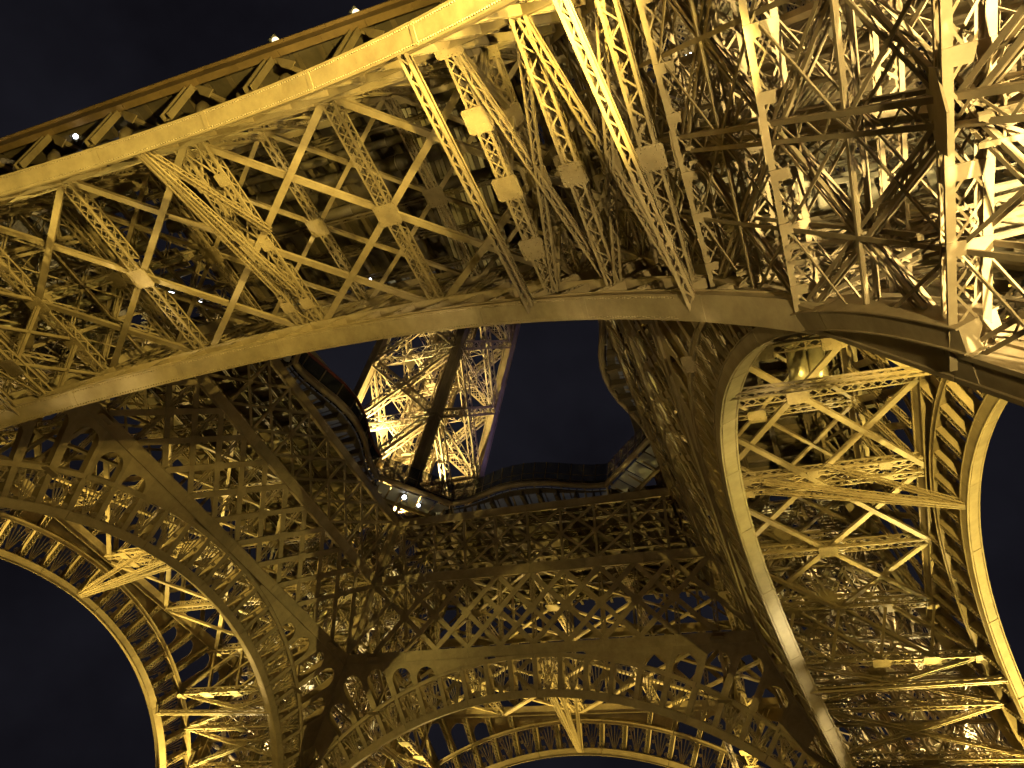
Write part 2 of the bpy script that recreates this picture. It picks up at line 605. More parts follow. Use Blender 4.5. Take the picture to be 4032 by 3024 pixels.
        m.build('spandrel_panel', IRON, root)
        # the deep post between two bays
        if L0 > 0.9:
            pm2 = MB()
            for sx in (-1, 1):
                tx = V(e0[1], -e0[0], 0)
                pm2.bar(b00+tx*sx*0.23+V(0, 0, -dec*0.06), t00+tx*sx*0.23+V(0, 0, -dec*0.06), 0.035, D*0.82, (0, 0, 1))
            k = max(2, int(L0/0.45))
            for i in range(k):
                p, q = b00+e0*L0*i/k, b00+e0*L0*(i+1)/k
                zc2 = V(0, 0, -dec*D*0.46)
                tx = V(e0[1], -e0[0], 0)*0.2
                pm2.bar(p-tx+zc2, q+tx+zc2, 0.055, 0.02, (0, 0, 1))
                pm2.bar(p+tx+zc2+V(0, 0, dec*0.021), q-tx+zc2+V(0, 0, dec*0.021), 0.055, 0.02, (0, 0, 1))
            pm2.build('spandrel_post', IRON, root)
    return root

P = 3.73
def build_girder(label, which):
    root = empty('lattice_girder', face_frame(0 if which == 'in' else W, 0 if which == 'in' else 0.45), label, 'girder', 'lattice girders under the first floor')
    dec = -1 if which == 'in' else 1
    def chord(z0, z1, dep, name):
        half = ri((z0+z1)/2)-0.3
        y0, y1 = z0*K, z1*K
        n = 6
        for i in range(n):
            x0, x1 = -half+2*half*i/n, -half+2*half*(i+1)/n-0.012
            m = MB()
            yc = (y0+y1)/2
            m.bar((x0, yc, 0), (x1, yc, 0), dep, y1-y0-0.16, (0, 1, 0))
            for y in (y0+0.04, y1-0.04):
                m.bar((x0, y, 0), (x1, y, 0), dep+0.18, 0.08, (0, 1, 0))
            m.bar((x0, yc, dec*(dep/2+0.012)), (x0+0.5, yc, dec*(dep/2+0.012)), 0.022, y1-y0-0.18, (0, 1, 0))
            m.build(name, IRON, root)
    chord(42.2, 43.15, 0.62, 'bottom_chord')
    chord(49.5, 50.4, 0.62, 'middle_chord')
    chord(55.25, 55.95, 0.55, 'top_chord')
    def bays(z0, z1, wd, dp, gus, top_n, bot_n, post_w):
        y0, y1 = z0*K, z1*K
        zo = dec*0.16
        for i in range(-top_n, top_n+1):
            for sg in (-2, 2):
                b = i+sg
                if abs(b) > bot_n:
                    continue
                m = MB()
                p, q = V(i*P, y1, zo*(1 if sg > 0 else 0.2)), V(b*P, y0, zo*(1 if sg > 0 else 0.2))
                m.bar(p, q, wd, 0.05, (0, 0, 1))
                d = nrm(q-p); x = V(d[1], -d[0], 0)
                for s_ in (-1, 1):
                    m.bar(p+x*s_*(wd/2-0.02)+V(0, 0, -dec*dp*0.25), q+x*s_*(wd/2-0.02)+V(0, 0, -dec*dp*0.25), 0.04, dp*0.5, (0, 0, 1))
                m.build('diagonal', IRON, root)
        for i in range(-bot_n, bot_n+1):
            m = MB()
            half = ri((z0+z1)/2)
            if abs(i*P) < half:
                if post_w > 0.5:
                    m.lattice((i*P, y0, -dec*0.35), (i*P, y1, -dec*0.35), 0.42, 0.42, (0, 0, 1), 0.5, 0.09, 0.05, cross=False)
                else:
                    m.bar((i*P, y0, zo-dec*0.10), (i*P, y1, zo-dec*0.10), post_w, 0.2, (0, 0, 1))
                m.build('post', IRON, root)
                if gus:
                    g = MB()
                    c = V(i*P, (y0+y1)/2, zo+dec*0.05)
                    g.plate([c+V(gus, 0, 0), c+V(0, gus, 0), c+V(-gus, 0, 0), c+V(0, -gus, 0)], 0.03, (0, 0, 1))
                    g.build('gusset_plate', IRON, root)
    bays(43.15, 49.5, 0.52, 0.24, 0.62, 5, 6, 0.6)
    bays(50.4, 55.25, 0.24, 0.16, 0.36, 4, 5, 0.26)
    return root

# bracing between the inner and the outer arch of one side, in plain tower coordinates (near side)
def IN(u, z, n=0.0): return V(u, -ri(z)-n, z)
def OUT(u, z, n=0.0): return V(u, -ro(z)+n, z)
def ext_z(which, u, dr=0.0):
    a = ARCH[which]
    lo, hi = 0.0, 1.3
    for _ in range(40):
        t = (lo+hi)/2
        p = arch_pt(a, t, dr, 0, 1)
        if p[0] < abs(u): lo = t
        else: hi = t
    return p[1]/K
def build_bracing(label):
    root = empty('soffit_bracing', Matrix.Translation((0, -A0-W/2, 0)), label, 'bracing', 'bracing frames between paired arches')
    base = V(0, -A0-W/2, 0)
    def lat(name, p, q, w=0.75, h=0.75, up=(0, 0, 1), **kw):
        m = MB(); m.lattice(p-base, q-base, w, h, up, **kw)
        return m.build(name, IRON, root)
    def flat(name, p, q, w=0.40, h=0.22):
        m = MB()
        p = p-base; q = q-base
        d = nrm(q-p); x = nrm(np.cross(d, V(0, 0, 1)))
        for s_ in (-1, 1):
            m.bar(p+x*s_*(w/2-0.05), q+x*s_*(w/2-0.05), 0.10, h, (0, 0, 1))
        m.bar(p-V(0, 0, h/2-0.02), q-V(0, 0, h/2-0.02), w, 0.035, (0, 0, 1))
        return m.build(name, IRON, root)
    def gus(c, ax, ay, s):
        m = MB()
        c = c-base
        ax = nrm(ax); ay = nrm(ay); n = np.cross(ax, ay)
        k = s*0.82
        m.plate([c+ax*s-ay*k, c+ax*s+ay*k, c+ax*k+ay*s, c-ax*k+ay*s, c-ax*s+ay*k, c-ax*s-ay*k, c-ax*k-ay*s, c+ax*k-ay*s], 0.05, n)
        # rivet heads round the edge and along the diagonals, on the under side
        dn = -n*math.copysign(1, n[2] if abs(n[2]) > 0.01 else 1)
        pts_ = [(f_, e_) for f_ in np.linspace(-0.8, 0.8, 6) for e_ in (-0.84, 0.84)]+[(e_, f_) for f_ in np.linspace(-0.5, 0.5, 4) for e_ in (-0.84, 0.84)]+[(f_, f_*g_) for f_ in (-0.55, -0.3, 0.3, 0.55) for g_ in (-1, 1)]
        for f_, e_ in pts_:
            b_ = c+ax*s*f_+ay*s*e_+dn*0.026
            m.raw([b_-ax*0.035-ay*0.035, b_+ax*0.035-ay*0.035, b_+ax*0.035+ay*0.035, b_-ax*0.035+ay*0.035, b_+dn*0.035], [[0, 1, 4], [1, 2, 4], [2, 3, 4], [3, 0, 4]])
        return m.build('gusset_plate', IRON, root)
    U = [-28.0, -18.65, -9.33, 0.0, 9.33, 18.65, 28.0]
    for lev, (z, w) in enumerate(((42.9, 0.78), (50.0, 0.6))):
        for i, u in enumerate(U):
            if lev == 0 and abs(u) < 1:
                for du in (-0.75, 0.75):
                    lat('lattice_strut', IN(u+du, z), OUT(u+du, z), 0.62, 0.62, cell=0.62)
                # small diamonds joining the pair
                for f in (0.18, 0.5, 0.82):
                    for du in (-0.75, 0.75):
                        c = IN(u+du, z)*(1-f)+OUT(u+du, z)*f
                        gus(c-V(0, 0, 0.37), V(1, 0, 0), V(0, 1, 0), 0.42)
                for f0, f1 in ((0.02, 0.18), (0.18, 0.34), (0.34, 0.5), (0.5, 0.66), (0.66, 0.82), (0.82, 0.98)):
                    for s_ in (-1, 1):
                        m = MB()
                        p = IN(u+s_*0.75, z)*(1-f0)+OUT(u+s_*0.75, z)*f0
                        q = IN(u-s_*0.75, z)*(1-f1)+OUT(u-s_*0.75, z)*f1
                        m.bar(p-base-V(0, 0, 0.2+0.03*s_), q-base-V(0, 0, 0.2+0.03*s_), 0.10, 0.05)
                        m.build('tie', IRON, root)
                continue
            lat('lattice_strut', IN(u, z), OUT(u, z), w, w, cell=0.66 if lev == 0 else 0.8, sides=4 if lev == 0 else 2)
            gus((IN(u, z)+OUT(u, z))/2-V(0, 0, w/2+0.06), V(1, 0, 0), V(0, 1, 0), 0.72)
        for i in range(len(U)-2):
            flat('diagonal_brace', IN(U[i], z)-V(0, 0, w/2-0.14), OUT(U[i+2], z)-V(0, 0, w/2-0.14), 0.42 if lev == 0 else 0.3)
            flat('diagonal_brace', OUT(U[i], z)-V(0, 0, w/2-0.3), IN(U[i+2], z)-V(0, 0, w/2-0.3), 0.42 if lev == 0 else 0.3)
        # half bays at the ends
        for a_, b_ in ((0, 1), (5, 6)):
            flat('diagonal_brace', IN(U[a_], z)-V(0, 0, 0.1), OUT(U[b_], z)-V(0, 0, 0.1), 0.3)
    # cross frames down the haunches: struts at the back of the rings, and X bracing between them
    us = [18.65+3.95*i for i in range(6)]
    for sg in (-1, 1):
        prev = None
        for q, u in enumerate(us):
            zi_, zo_ = ext_z('in', u, -0.2), ext_z('out', u if u < 36 else 36, -0.2)
            p, o = IN(sg*u, zi_), OUT(sg*u, zo_)
            lat('lattice_strut', p, o, 0.72, 0.72, cell=0.66, cross=(q == 0))
            mid = (p+o)/2
            if q == 0:
                # the tall frame under the chord strut: a row of diamonds with big gussets
                a1, b1 = IN(sg*u, 42.9), OUT(sg*u, 42.9)
                for f in (0.0, 0.5):
                    g0, g1, g2 = f, f+0.25, f+0.5
                    L = lambda x, y, f: x*(1-f)+y*f
                    flat('web_brace', L(p, o, g0), L(a1, b1, g1), 0.34)
                    flat('web_brace', L(a1, b1, g1), L(p, o, g2), 0.34)
                    flat('web_brace', L(a1, b1, g0), L(p, o, g1), 0.34)
                    flat('web_brace', L(p, o, g1), L(a1, b1, g2), 0.34)
                    for f_ in ((g0, g1, g2) if f == 0 else (g1, g2)):
                        gus(L(p, o, f_)-V(0, 0, 0.4), V(1, 0, 0), V(0, 1, 0), 0.66)
                        gus(L(a1, b1, f_)-V(0, 0, 0.46), V(1, 0, 0), V(0, 1, 0), 0.66)
            else:
                gus(mid-V(0, 0, 0.4), V(1, 0, 0), V(0, 1, 0), 0.6)
            if prev is not None and q < 3:
                p0, o0 = prev
                lat('diagonal_brace', p0, o, 0.4, 0.4, cell=0.55, chord=0.1, lace=0.06, cross=False)
                lat('diagonal_brace', o0, p, 0.4, 0.4, cell=0.55, chord=0.1, lace=0.06, cross=False)
                c = (p0+o0+p+o)/4
                gus(c, p-p0, o-p, 0.6)
            prev = (p, o)
        # a strut lower down between the two soffits
        ai, ao = ARCH['in'], ARCH['out']
        for t in (0.47, 0.74):
            p2, o2 = arch_pt(ai, t, 0.4), arch_pt(ao, t+0.03, 0.4)
            p = IN(sg*p2[0], p2[1]/K); o = OUT(sg*o2[0], o2[1]/K)
            lat('lattice_strut', p, o, 0.45, 0.45, cell=0.5, cross=False, sides=2)
    # the pointed frame hanging at the crown of the outer arch
    apex = OUT(0, 38.9)
    for u, f in ((-1.6, 0.45), (1.6, 0.45), (-0.6, 0.75), (0.6, 0.75)):
        q = IN(u, 42.5)*(f)+OUT(u, 42.5)*(1-f)
        lat('knee_brace', apex+V(u*0.08, 0.1, 0), q, 0.34, 0.34, cell=0.42, chord=0.08, lace=0.05)
    return root

# ------------------------------------------------------------------ legs
def build_leg(label, rf, wf, levels, name='tower_leg', cat='leg', group='legs of the tower', post=0.85, brace=0.75, rich=True):
    zb = levels[0]
    root = empty(name, Matrix.Translation((rf(zb)+wf(zb)/2, -rf(zb)-wf(zb)/2, zb)), label, cat, group)
    base = V(rf(zb)+wf(zb)/2, -rf(zb)-wf(zb)/2, zb)
    def c(a, b, z): return V(rf(z)+a*wf(z), -(rf(z)+b*wf(z)), z)-base
    cor = [(0, 0), (1, 0), (1, 1), (0, 1)]
    for a, b in cor:
        for z0, z1 in zip(levels[:-1], levels[1:]):
            m = MB()
            p, q = c(a, b, z0), c(a, b, z1-0.03)
            m.bar(p, q, post, post, (0, 1, 0))
            d = nrm(q-p)
            x = nrm(np.cross(d, V(0, 1, 0))); y = np.cross(x, d)
            for sx in (-1, 1):
                for sy in (-1, 1):
                    o = x*sx*(post/2)+y*sy*(post/2)
                    m.bar(p+o, q+o, 0.16, 0.16, (0, 1, 0))
            m.bar(q-d*0.9, q, post+0.05, post+0.05, (0, 1, 0))
            m.build('corner_post', IRON, root)
    def lat(nm, p, q, w, h, upv, **kw):
        m = MB(); m.lattice(p, q, w, h, upv, **kw)
        return m.build(nm, IRON, root)
    def gus(ctr, ax, ay, s):
        m = MB()
        ax = nrm(ax); n = nrm(np.cross(ax, ay)); ay = np.cross(n, ax)
        k = s*0.82
        m.plate([ctr+ax*s-ay*k, ctr+ax*s+ay*k, ctr+ax*k+ay*s, ctr-ax*k+ay*s, ctr-ax*s+ay*k, ctr-ax*s-ay*k, ctr-ax*k-ay*s, ctr+ax*k-ay*s], 0.06, n)
        m.build('gusset_plate', IRON, root)
    for i in range(4):
        A, B = cor[i], cor[(i+1) % 4]
        for li, z in enumerate(levels):
            p, q = c(*A, z), c(*B, z)
            nrmv = np.cross(nrm(q-p), V(0, 0, 1))
            if rich:
                pm = (p+q)/2
                fn0 = nrmv
                if li > 0:
                    m = MB()
                    m.lattice(p, q, 0.95, 0.85, (0, 0, 1), cell=1.3, chord=0.20, lace=0.065)
                    ax_ = nrm(q-p)
                    wv = nrm(np.cross(ax_, V(0, 0, 1)))*0.48
                    for f_ in (0.09, 0.27, 0.41, 0.59, 0.73, 0.91):
                        ctr_ = p+(q-p)*f_-V(0, 0, 0.43)
                        m.bar(ctr_-wv, ctr_+wv, 0.42, 0.03, (0, 0, 1))
                    m.build('horizontal_strut', IRON, root)
                    m = MB()
                    for s_ in (-1, 1):
                        g_ = nrm(fn0)*0.5*s_
                        m.plate([pm+ax_*0.5+V(0, 0, 1.0)+g_, pm-ax_*0.5+V(0, 0, 1.0)+g_, pm-ax_*0.95+g_, pm-ax_*0.5-V(0, 0, 1.0)+g_, pm+ax_*0.5-V(0, 0, 1.0)+g_, pm+ax_*0.95+g_], 0.05, fn0)
                    m.build('gusset_plate', IRON, root)
                if li == len(levels)-1:
                    break
                z1 = levels[li+1]
                r, s = c(*A, z1), c(*B, z1)
                rm = (r+s)/2
                fn = np.cross(q-p, r-p)
                lat('middle_post', pm, rm, 0.72, 0.72, fn, cross=False, cell=0.8, chord=0.15, lace=0.07)
                # thinner bars breaking up the half panels, front and back of the face
                m = MB()
                L_ = lambda fu, fv: (p*(1-fu)+q*fu)*(1-fv)+(r*(1-fu)+s*fu)*fv
                for so in (-1, 1):
                    o_ = nrm(fn)*0.24*so
                    for fu0, fv0, fu1, fv1, wd_ in ((0.25, 0, 0.25, 1, 0.15), (0.75, 0, 0.75, 1, 0.15), (0, 0.5, 0.5, 0.5, 0.12), (0.5, 0.5, 1, 0.5, 0.12),
                                                    (0.25, 0, 0, 0.5, 0.10), (0.25, 0, 0.5, 0.5, 0.10), (0.25, 1, 0, 0.5, 0.10), (0.25, 1, 0.5, 0.5, 0.10),
                                                    (0.75, 0, 0.5, 0.5, 0.10), (0.75, 0, 1, 0.5, 0.10), (0.75, 1, 0.5, 0.5, 0.10), (0.75, 1, 1, 0.5, 0.10)):
                        m.bar(L_(fu0, fv0)+o_, L_(fu1, fv1)+o_, wd_, 0.05, fn)
                m.build('secondary_brace', IRON, root)
                for a1, b1 in ((p, rm), (pm, r), (pm, s), (q, rm)):
                    lat('diagonal_brace', a1, b1, 0.44, 0.36, fn, cross=False, cell=0.85, chord=0.12, lace=0.06, sides=2)
                continue
            if li > 0:
                lat('horizontal_strut', p, q, brace*0.9, brace, (0, 0, 1), cross=False)
            if li == len(levels)-1:
                break
            z1 = levels[li+1]
            r, s = c(*A, z1), c(*B, z1)
            fn = np.cross(q-p, r-p)
            kw = dict(cross=True, cell=brace*1.25, chord=0.17, lace=0.095) if rich else dict(cross=True, cell=brace*1.0, sides=4, chord=0.22, lace=0.10)
            lat('diagonal_brace', p, s, brace, brace*0.8, fn, **kw)
            lat('diagonal_brace', q, r, brace, brace*0.8, fn, **kw)
            mid = (p+q+r+s)/4
            gus(mid+nrm(fn)*brace*0.45, q-p, r-p, 1.0)
            if not rich:
                continue
            # secondary members breaking the panel up
            m = MB()
            e1, e2 = (p+r)/2, (q+s)/2
            f1, f2 = (p+q)/2, (r+s)/2
            o_ = nrm(fn)*0.22
            for a1, b1, wd in ((e1, e2, 0.18), (f1, f2, 0.18), (e1, f1, 0.13), (e1, f2, 0.13), (e2, f1, 0.13), (e2, f2, 0.13)):
                for s_ in (-1, 1):
                    m.bar(a1+o_*s_, b1+o_*s_, wd, 0.05, fn)
                if wd < 0.15:
                    continue
                nn = 7
                for k in range(nn):
                    m.bar(a1+(b1-a1)*k/nn+o_, a1+(b1-a1)*(k+1)/nn-o_, 0.06, 0.03, fn)
            m.build('secondary_brace', IRON, root)
    # diaphragms: a flat frame across the leg at each level
    if not rich:
        m = MB()
        m.lattice(c(0.5, 0.5, levels[0]), c(0.5, 0.5, levels[-1]), 5.0, 5.0, (0, 0, 1), 2.8, 0.26, 0.14)
        m.build('laced_shaft', IRON, root)
        m = MB()
        m.lattice(c(0.2, 0.3, levels[0]), c(0.2, 0.3, levels[-1]), 2.6, 2.6, (0, 0, 1), 1.5, 0.22, 0.12)
        m.build('stair_shaft', IRON, root)
    for li, z in enumerate(levels[1:], 1):
        if rich and li % 2:
            continue
        mids = [(c(*cor[i], z)+c(*cor[(i+1) % 4], z))/2 for i in range(4)]
        lat('cross_strut', mids[0], mids[2], 0.75, 0.75, (0, 0, 1), cross=False, cell=0.9)
        lat('cross_strut', mids[1]-V(0, 0, 0.8), mids[3]-V(0, 0, 0.8), 0.75, 0.75, (0, 0, 1), cross=False, cell=0.9)
        cc = sum(mids)/4
        gus(cc-V(0, 0, 0.4), V(1, 0, 0), V(0, 1, 0), 0.9)
        if not rich:
            continue
        # sway braces from the middle of the frame up to the next corners
        if li < len(levels)-1:
            z1 = levels[li+1]
            for a, b in cor:
                m = MB()
                q = c(a, b, z1)*0.97+cc*0.03
                o_ = nrm(np.cross(q-cc, V(0, 0, 1)))*0.2
                m.bar(cc+o_, q+o_, 0.05, 0.2)
                m.bar(cc-o_, q-o_, 0.05, 0.2)
                for t_ in range(1, 8):
                    m.bar(cc+(q-cc)*t_/8+o_, cc+(q-cc)*t_/8-o_, 0.06, 0.03)
                m.build('sway_brace', IRON, root)
    if rich:
        # lighter horizontals halfway up each panel, on all four faces
        for z0_, z1_ in zip(levels[:-1], levels[1:]):
            for f_ in (0.5,):
                z = z0_+(z1_-z0_)*f_
                for i in range(4):
                    lat('light_strut', c(*cor[i], z), c(*cor[(i+1) % 4], z), 0.34, 0.34, (0, 0, 1), cross=False, cell=0.7, chord=0.09, lace=0.05, sides=2)
        # the lift shaft and the stair shaft: square laced towers following the leg
        zt_ = levels[-1]-1.0
        for f_, g_, w_ in ((0.56, 0.50, 5.0), (0.24, 0.74, 3.2), (0.80, 0.20, 3.2)):
            m = MB()
            m.lattice(c(f_, g_, levels[0]), c(f_, g_, zt_), w_, w_, (0, 0, 1), w_*0.62, 0.24, 0.13)
            m.build('laced_shaft', IRON, root)
    if rich:
        # floor plates closing part of the top of the leg, each on its own beams
        rnd = random.Random(5)
        n = 7
        for i in range(n):
            for j in range(n):
                if rnd.random() < 0.22:
                    continue
                z = 55.6+rnd.choice([0, -0.35, -0.8])-1.5*(rnd.random() < 0.15)
                tl = rnd.uniform(-0.06, 0.06)
                m = MB()
                f0, f1, g0, g1 = i/n+0.005, (i+1)/n-0.005, j/n+0.005, (j+1)/n-0.005
                m.plate([c(f0, g0, z), c(f1, g0, z+tl), c(f1, g1, z+tl), c(f0, g1, z)], 0.08, (0, 0, 1))
                for q in range(4):
                    f = f0+(f1-f0)*(q+0.5)/4
                    m.bar(c(f, g0, z-0.14), c(f, g1, z-0.14), 0.09, 0.18)
                m.build('ceiling_plate', PANEL if rnd.random() < 0.75 else IRON, root)
        # lift track: two deep rails and their ties, climbing along the leg
        z0, z1 = levels[0], levels[-1]
        ctr = lambda f, g, z: c(f, g, z)
        for off in (0.30, 0.48):
            p, q = ctr(off, off+0.16, z0), ctr(off, off+0.16, z1)
            m = MB()
            m.bar(p, q, 0.34, 0.95, (0.7, -0.7, 0.4))
            m.bar(p+V(0, 0, 0.5), q+V(0, 0, 0.5), 0.62, 0.08, (0.7, -0.7, 0.4))
            m.bar(p-V(0, 0, 0.5), q-V(0, 0, 0.5), 0.62, 0.08, (0.7, -0.7, 0.4))
            m.build('lift_rail', IRON, root)
        n = 44
        for k in range(n):
            m = MB()
            z = z0+(z1-z0)*(k+0.5)/n
            m.bar(ctr(0.30, 0.46, z), ctr(0.48, 0.64, z), 0.26, 0.12)
            m.build('track_tie', IRON, root)
        # two straight runs of pipe and a covered trough beside the track
        for f, g, r_ in ((0.40, 0.05, 0.30), (0.50, 0.04, 0.36), (0.62, 0.42, 0.2)):
            m = MB(); m.tube([ctr(f, g, z0), ctr(f, g, z1)], r_, 8)
            m.build('riser_pipe', PIPE, root)
        m = MB()
        m.bar(ctr(0.70, 0.72, z0), ctr(0.70, 0.72, z1), 1.9, 0.06, (0.7, -0.7, 0.7))
        for k in range(60):
            z = z0+(z1-z0)*(k+0.5)/60
            m.bar(ctr(0.66, 0.76, z)-V(0, 0, 0.1), ctr(0.745, 0.68, z)-V(0, 0, 0.1), 0.07, 0.12)
        m.build('trough_cover', PANEL, root)
        # stairs in zigzag flights
        nf = 12
        for k in range(nf):
            za, zb_ = z0+(z1-z0)*k/nf, z0+(z1-z0)*(k+1)/nf
            fa, fb = ((0.2, 0.8) if k % 2 == 0 else (0.8, 0.2))
            p, q = ctr(fa, 0.26, za), ctr(fb, 0.26, zb_)
            m = MB()
            d = nrm(q-p)
            sx = nrm(np.cross(d, V(0, 0, 1)))
            for s_ in (-1, 1):
                m.bar(p+sx*s_*0.55, q+sx*s_*0.55, 0.05, 0.28)
                m.bar(p+sx*s_*0.55+V(0, 0, 1.0), q+sx*s_*0.55+V(0, 0, 1.0), 0.05, 0.05)
            ns_ = 18
            for j in range(ns_):
                cpt = p+(q-p)*(j+0.5)/ns_
                m.bar(cpt-sx*0.52, cpt+sx*0.52, 0.27, 0.035, (0, 0, 1))
                if j % 4 == 0:
                    for s_ in (-1, 1):
                        m.bar(cpt+sx*s_*0.55, cpt+sx*s_*0.55+V(0, 0, 1.0), 0.04, 0.04, (0, 1, 0))
            m.build('stair_flight', TREAD, root)
            m = MB()
            m.box(q+V(0, 0, -0.06), 1.6, 1.6, 0.1)
            m.build('landing', TREAD, root)
    return root

# ------------------------------------------------------------------ build the four sides
lab_in = {'near': 'broad plain arch soffit sweeping from left edge to right edge, above the opening',
          'right': 'tall dim arch with crowded scrollwork bending down just right of the central opening',
          'far': 'dim arch with fan scrollwork at bottom centre, under the wide crisscross girder',
          'left': 'dim lower-left arch with round-headed spandrel openings, facing the central opening'}
lab_out = {'near': 'brightest golden arch, climbing from left edge to top edge beside the dark sky corner',
           'right': 'golden arch at the right edge curving down against black sky',
           'far': 'lowest lit arch at bottom centre, seen beneath the dim scrollwork arch',
           'left': 'golden arch edging the dark sky in the bottom left corner'}
lab_gi = {'near': 'lattice girder hidden above the broad arch soffit in the middle of the picture',
          'right': 'lattice girder seen nearly edge-on between the opening and the tall right arch',
          'far': 'double-height crisscross girder running level below the central opening',
          'left': 'double-height crisscross girder slanting down left of the central opening'}
lab_go = {'near': 'lattice girder behind the brightest golden arch, under the walkway edge',
          'right': 'straight outer girder with bracing, between tall right arch and golden right-edge arch',
          'far': 'brightly lit outer girder glimpsed through the level crisscross girder',
          'left': 'brightly lit outer girder glimpsed through the slanting crisscross girder'}
lab_br = {'near': 'large crossed struts and gussets overhead between brightest arch and broad arch soffit',
          'right': 'crossed lattice struts between tall right arch and golden right-edge arch',
          'far': 'crossed struts with a pointed hanging frame behind the bottom centre arch',
          'left': 'crossed lattice struts behind the dim lower-left arch'}
a_in = build_arch('in', lab_in['near'])
a_out = build_arch('out', lab_out['near'])
g_in = build_girder(lab_gi['near'], 'in')
g_out = build_girder(lab_go['near'], 'out')
br = build_bracing(lab_br['near'])
index_kids()
for k, side in enumerate(SIDES):
    if k == 0:
        continue
    for src, lab in ((a_in, lab_in), (a_out, lab_out), (g_in, lab_gi), (g_out, lab_go), (br, lab_br)):
        copy_tree(src, rotz(k) @ src.matrix_world, lab[side])

LEV = [4.0, 11.5, 18.8, 25.8, 32.5, 39.0, 45.2, 51.0, 56.5]
leg_labels = ['dense tangle of lit struts filling the top right, the nearest leg seen from below',
              'lit leg with stairs at bottom right, seen between the two right arches',
              'lit leg at bottom left of centre, behind the dim arches',
              'leg off at the left edge, behind the crossed struts']
leg0 = build_leg(leg_labels[0], lambda z: ri(z)+0.45, lambda z: W-0.6, LEV)
index_kids()
for k in (1, 2, 3):
    copy_tree(leg0, rotz(k) @ leg0.matrix_world, leg_labels[k])
up_r = lambda z: 13.6-0.255*(z-60)
up_w = lambda z: 13.8-0.1*(z-60)
upl = build_leg('tall glaring white-gold upper leg rising through the central opening', up_r, up_w, [58.5, 68.0, 77.0, 86.0, 95.0, 104.0],
                'upper_leg', 'leg', 'upper legs above the first floor', 0.95, 1.15, rich=False)
m0 = upl.matrix_world.copy()
index_kids()
upl.matrix_world = rotz(2) @ m0
copy_tree(upl, rotz(1) @ m0, 'upper leg above the first floor hidden behind the right side of the opening')

# ------------------------------------------------------------------ first floor: decks, opening edge, soffit panels, balustrade
def rim_r(u):
    a = abs(u)
    return float(np.interp(a, [0, 1.5, 3, 5, 7, 8, 9], [13.35, 13.45, 13.75, 14.45, 15.05, 15.2, 15.2]))
def build_deck(label):
    root = empty('floor_deck', Matrix.Identity(4), label, 'deck', 'first floor decks')
    us = np.linspace(-15.6, 15.6, 27)
    def inner(u):
        return rim_r(u)+0.5 if abs(u) < 9 else 15.2+0.5+(0 if abs(u) < 9 else (abs(u)-9)*0.05)
    # the floor plates, one bay after another
    for i in range(len(us)-1):
        m = MB()
        u0, u1 = us[i], us[i+1]-0.02
        z = 56.6
        v = []
        for zz in (z, z+0.12):
            v += [V(u0, -inner(u0), zz), V(u1, -inner(u1), zz), V(u1, -36.6, zz), V(u0, -36.6, zz)]
        m.raw(v, [[0, 1, 2, 3], [7, 6, 5, 4], [0, 4, 5, 1], [1, 5, 6, 2], [2, 6, 7, 3], [3, 7, 4, 0]])
        m.build('floor_plate', DECK, root)
    for u in np.arange(-15, 15.1, 1.875):
        m = MB()
        m.bar((u, -inner(u), 56.2), (u, -36.4, 56.2), 0.14, 0.72)
        m.bar((u, -inner(u), 55.82), (u, -36.4, 55.82), 0.36, 0.05)
        m.build('joist', IRON_DARK, root)
    for y in np.arange(17.5, 36, 3.1):
        m = MB()
        half = 15.5 if y < 31.4 else 36.4
        m.lattice((-half, -y, 55.1), (half, -y, 55.1), 0.4, 1.1, (0, 0, 1), 1.0, 0.14, 0.09, cross=False)
        m.build('floor_girder', IRON_DARK, root)
    return root
d0 = build_deck('dark floor deck above the large crossed struts, between brightest arch and broad soffit')
index_kids()
for k, lb in ((1, 'dark floor deck above the struts of the right arches'),
              (2, 'dark floor deck behind the level crisscross girder'),
              (3, 'dark floor deck behind the slanting crisscross girder')):
    copy_tree(d0, rotz(k), lb)

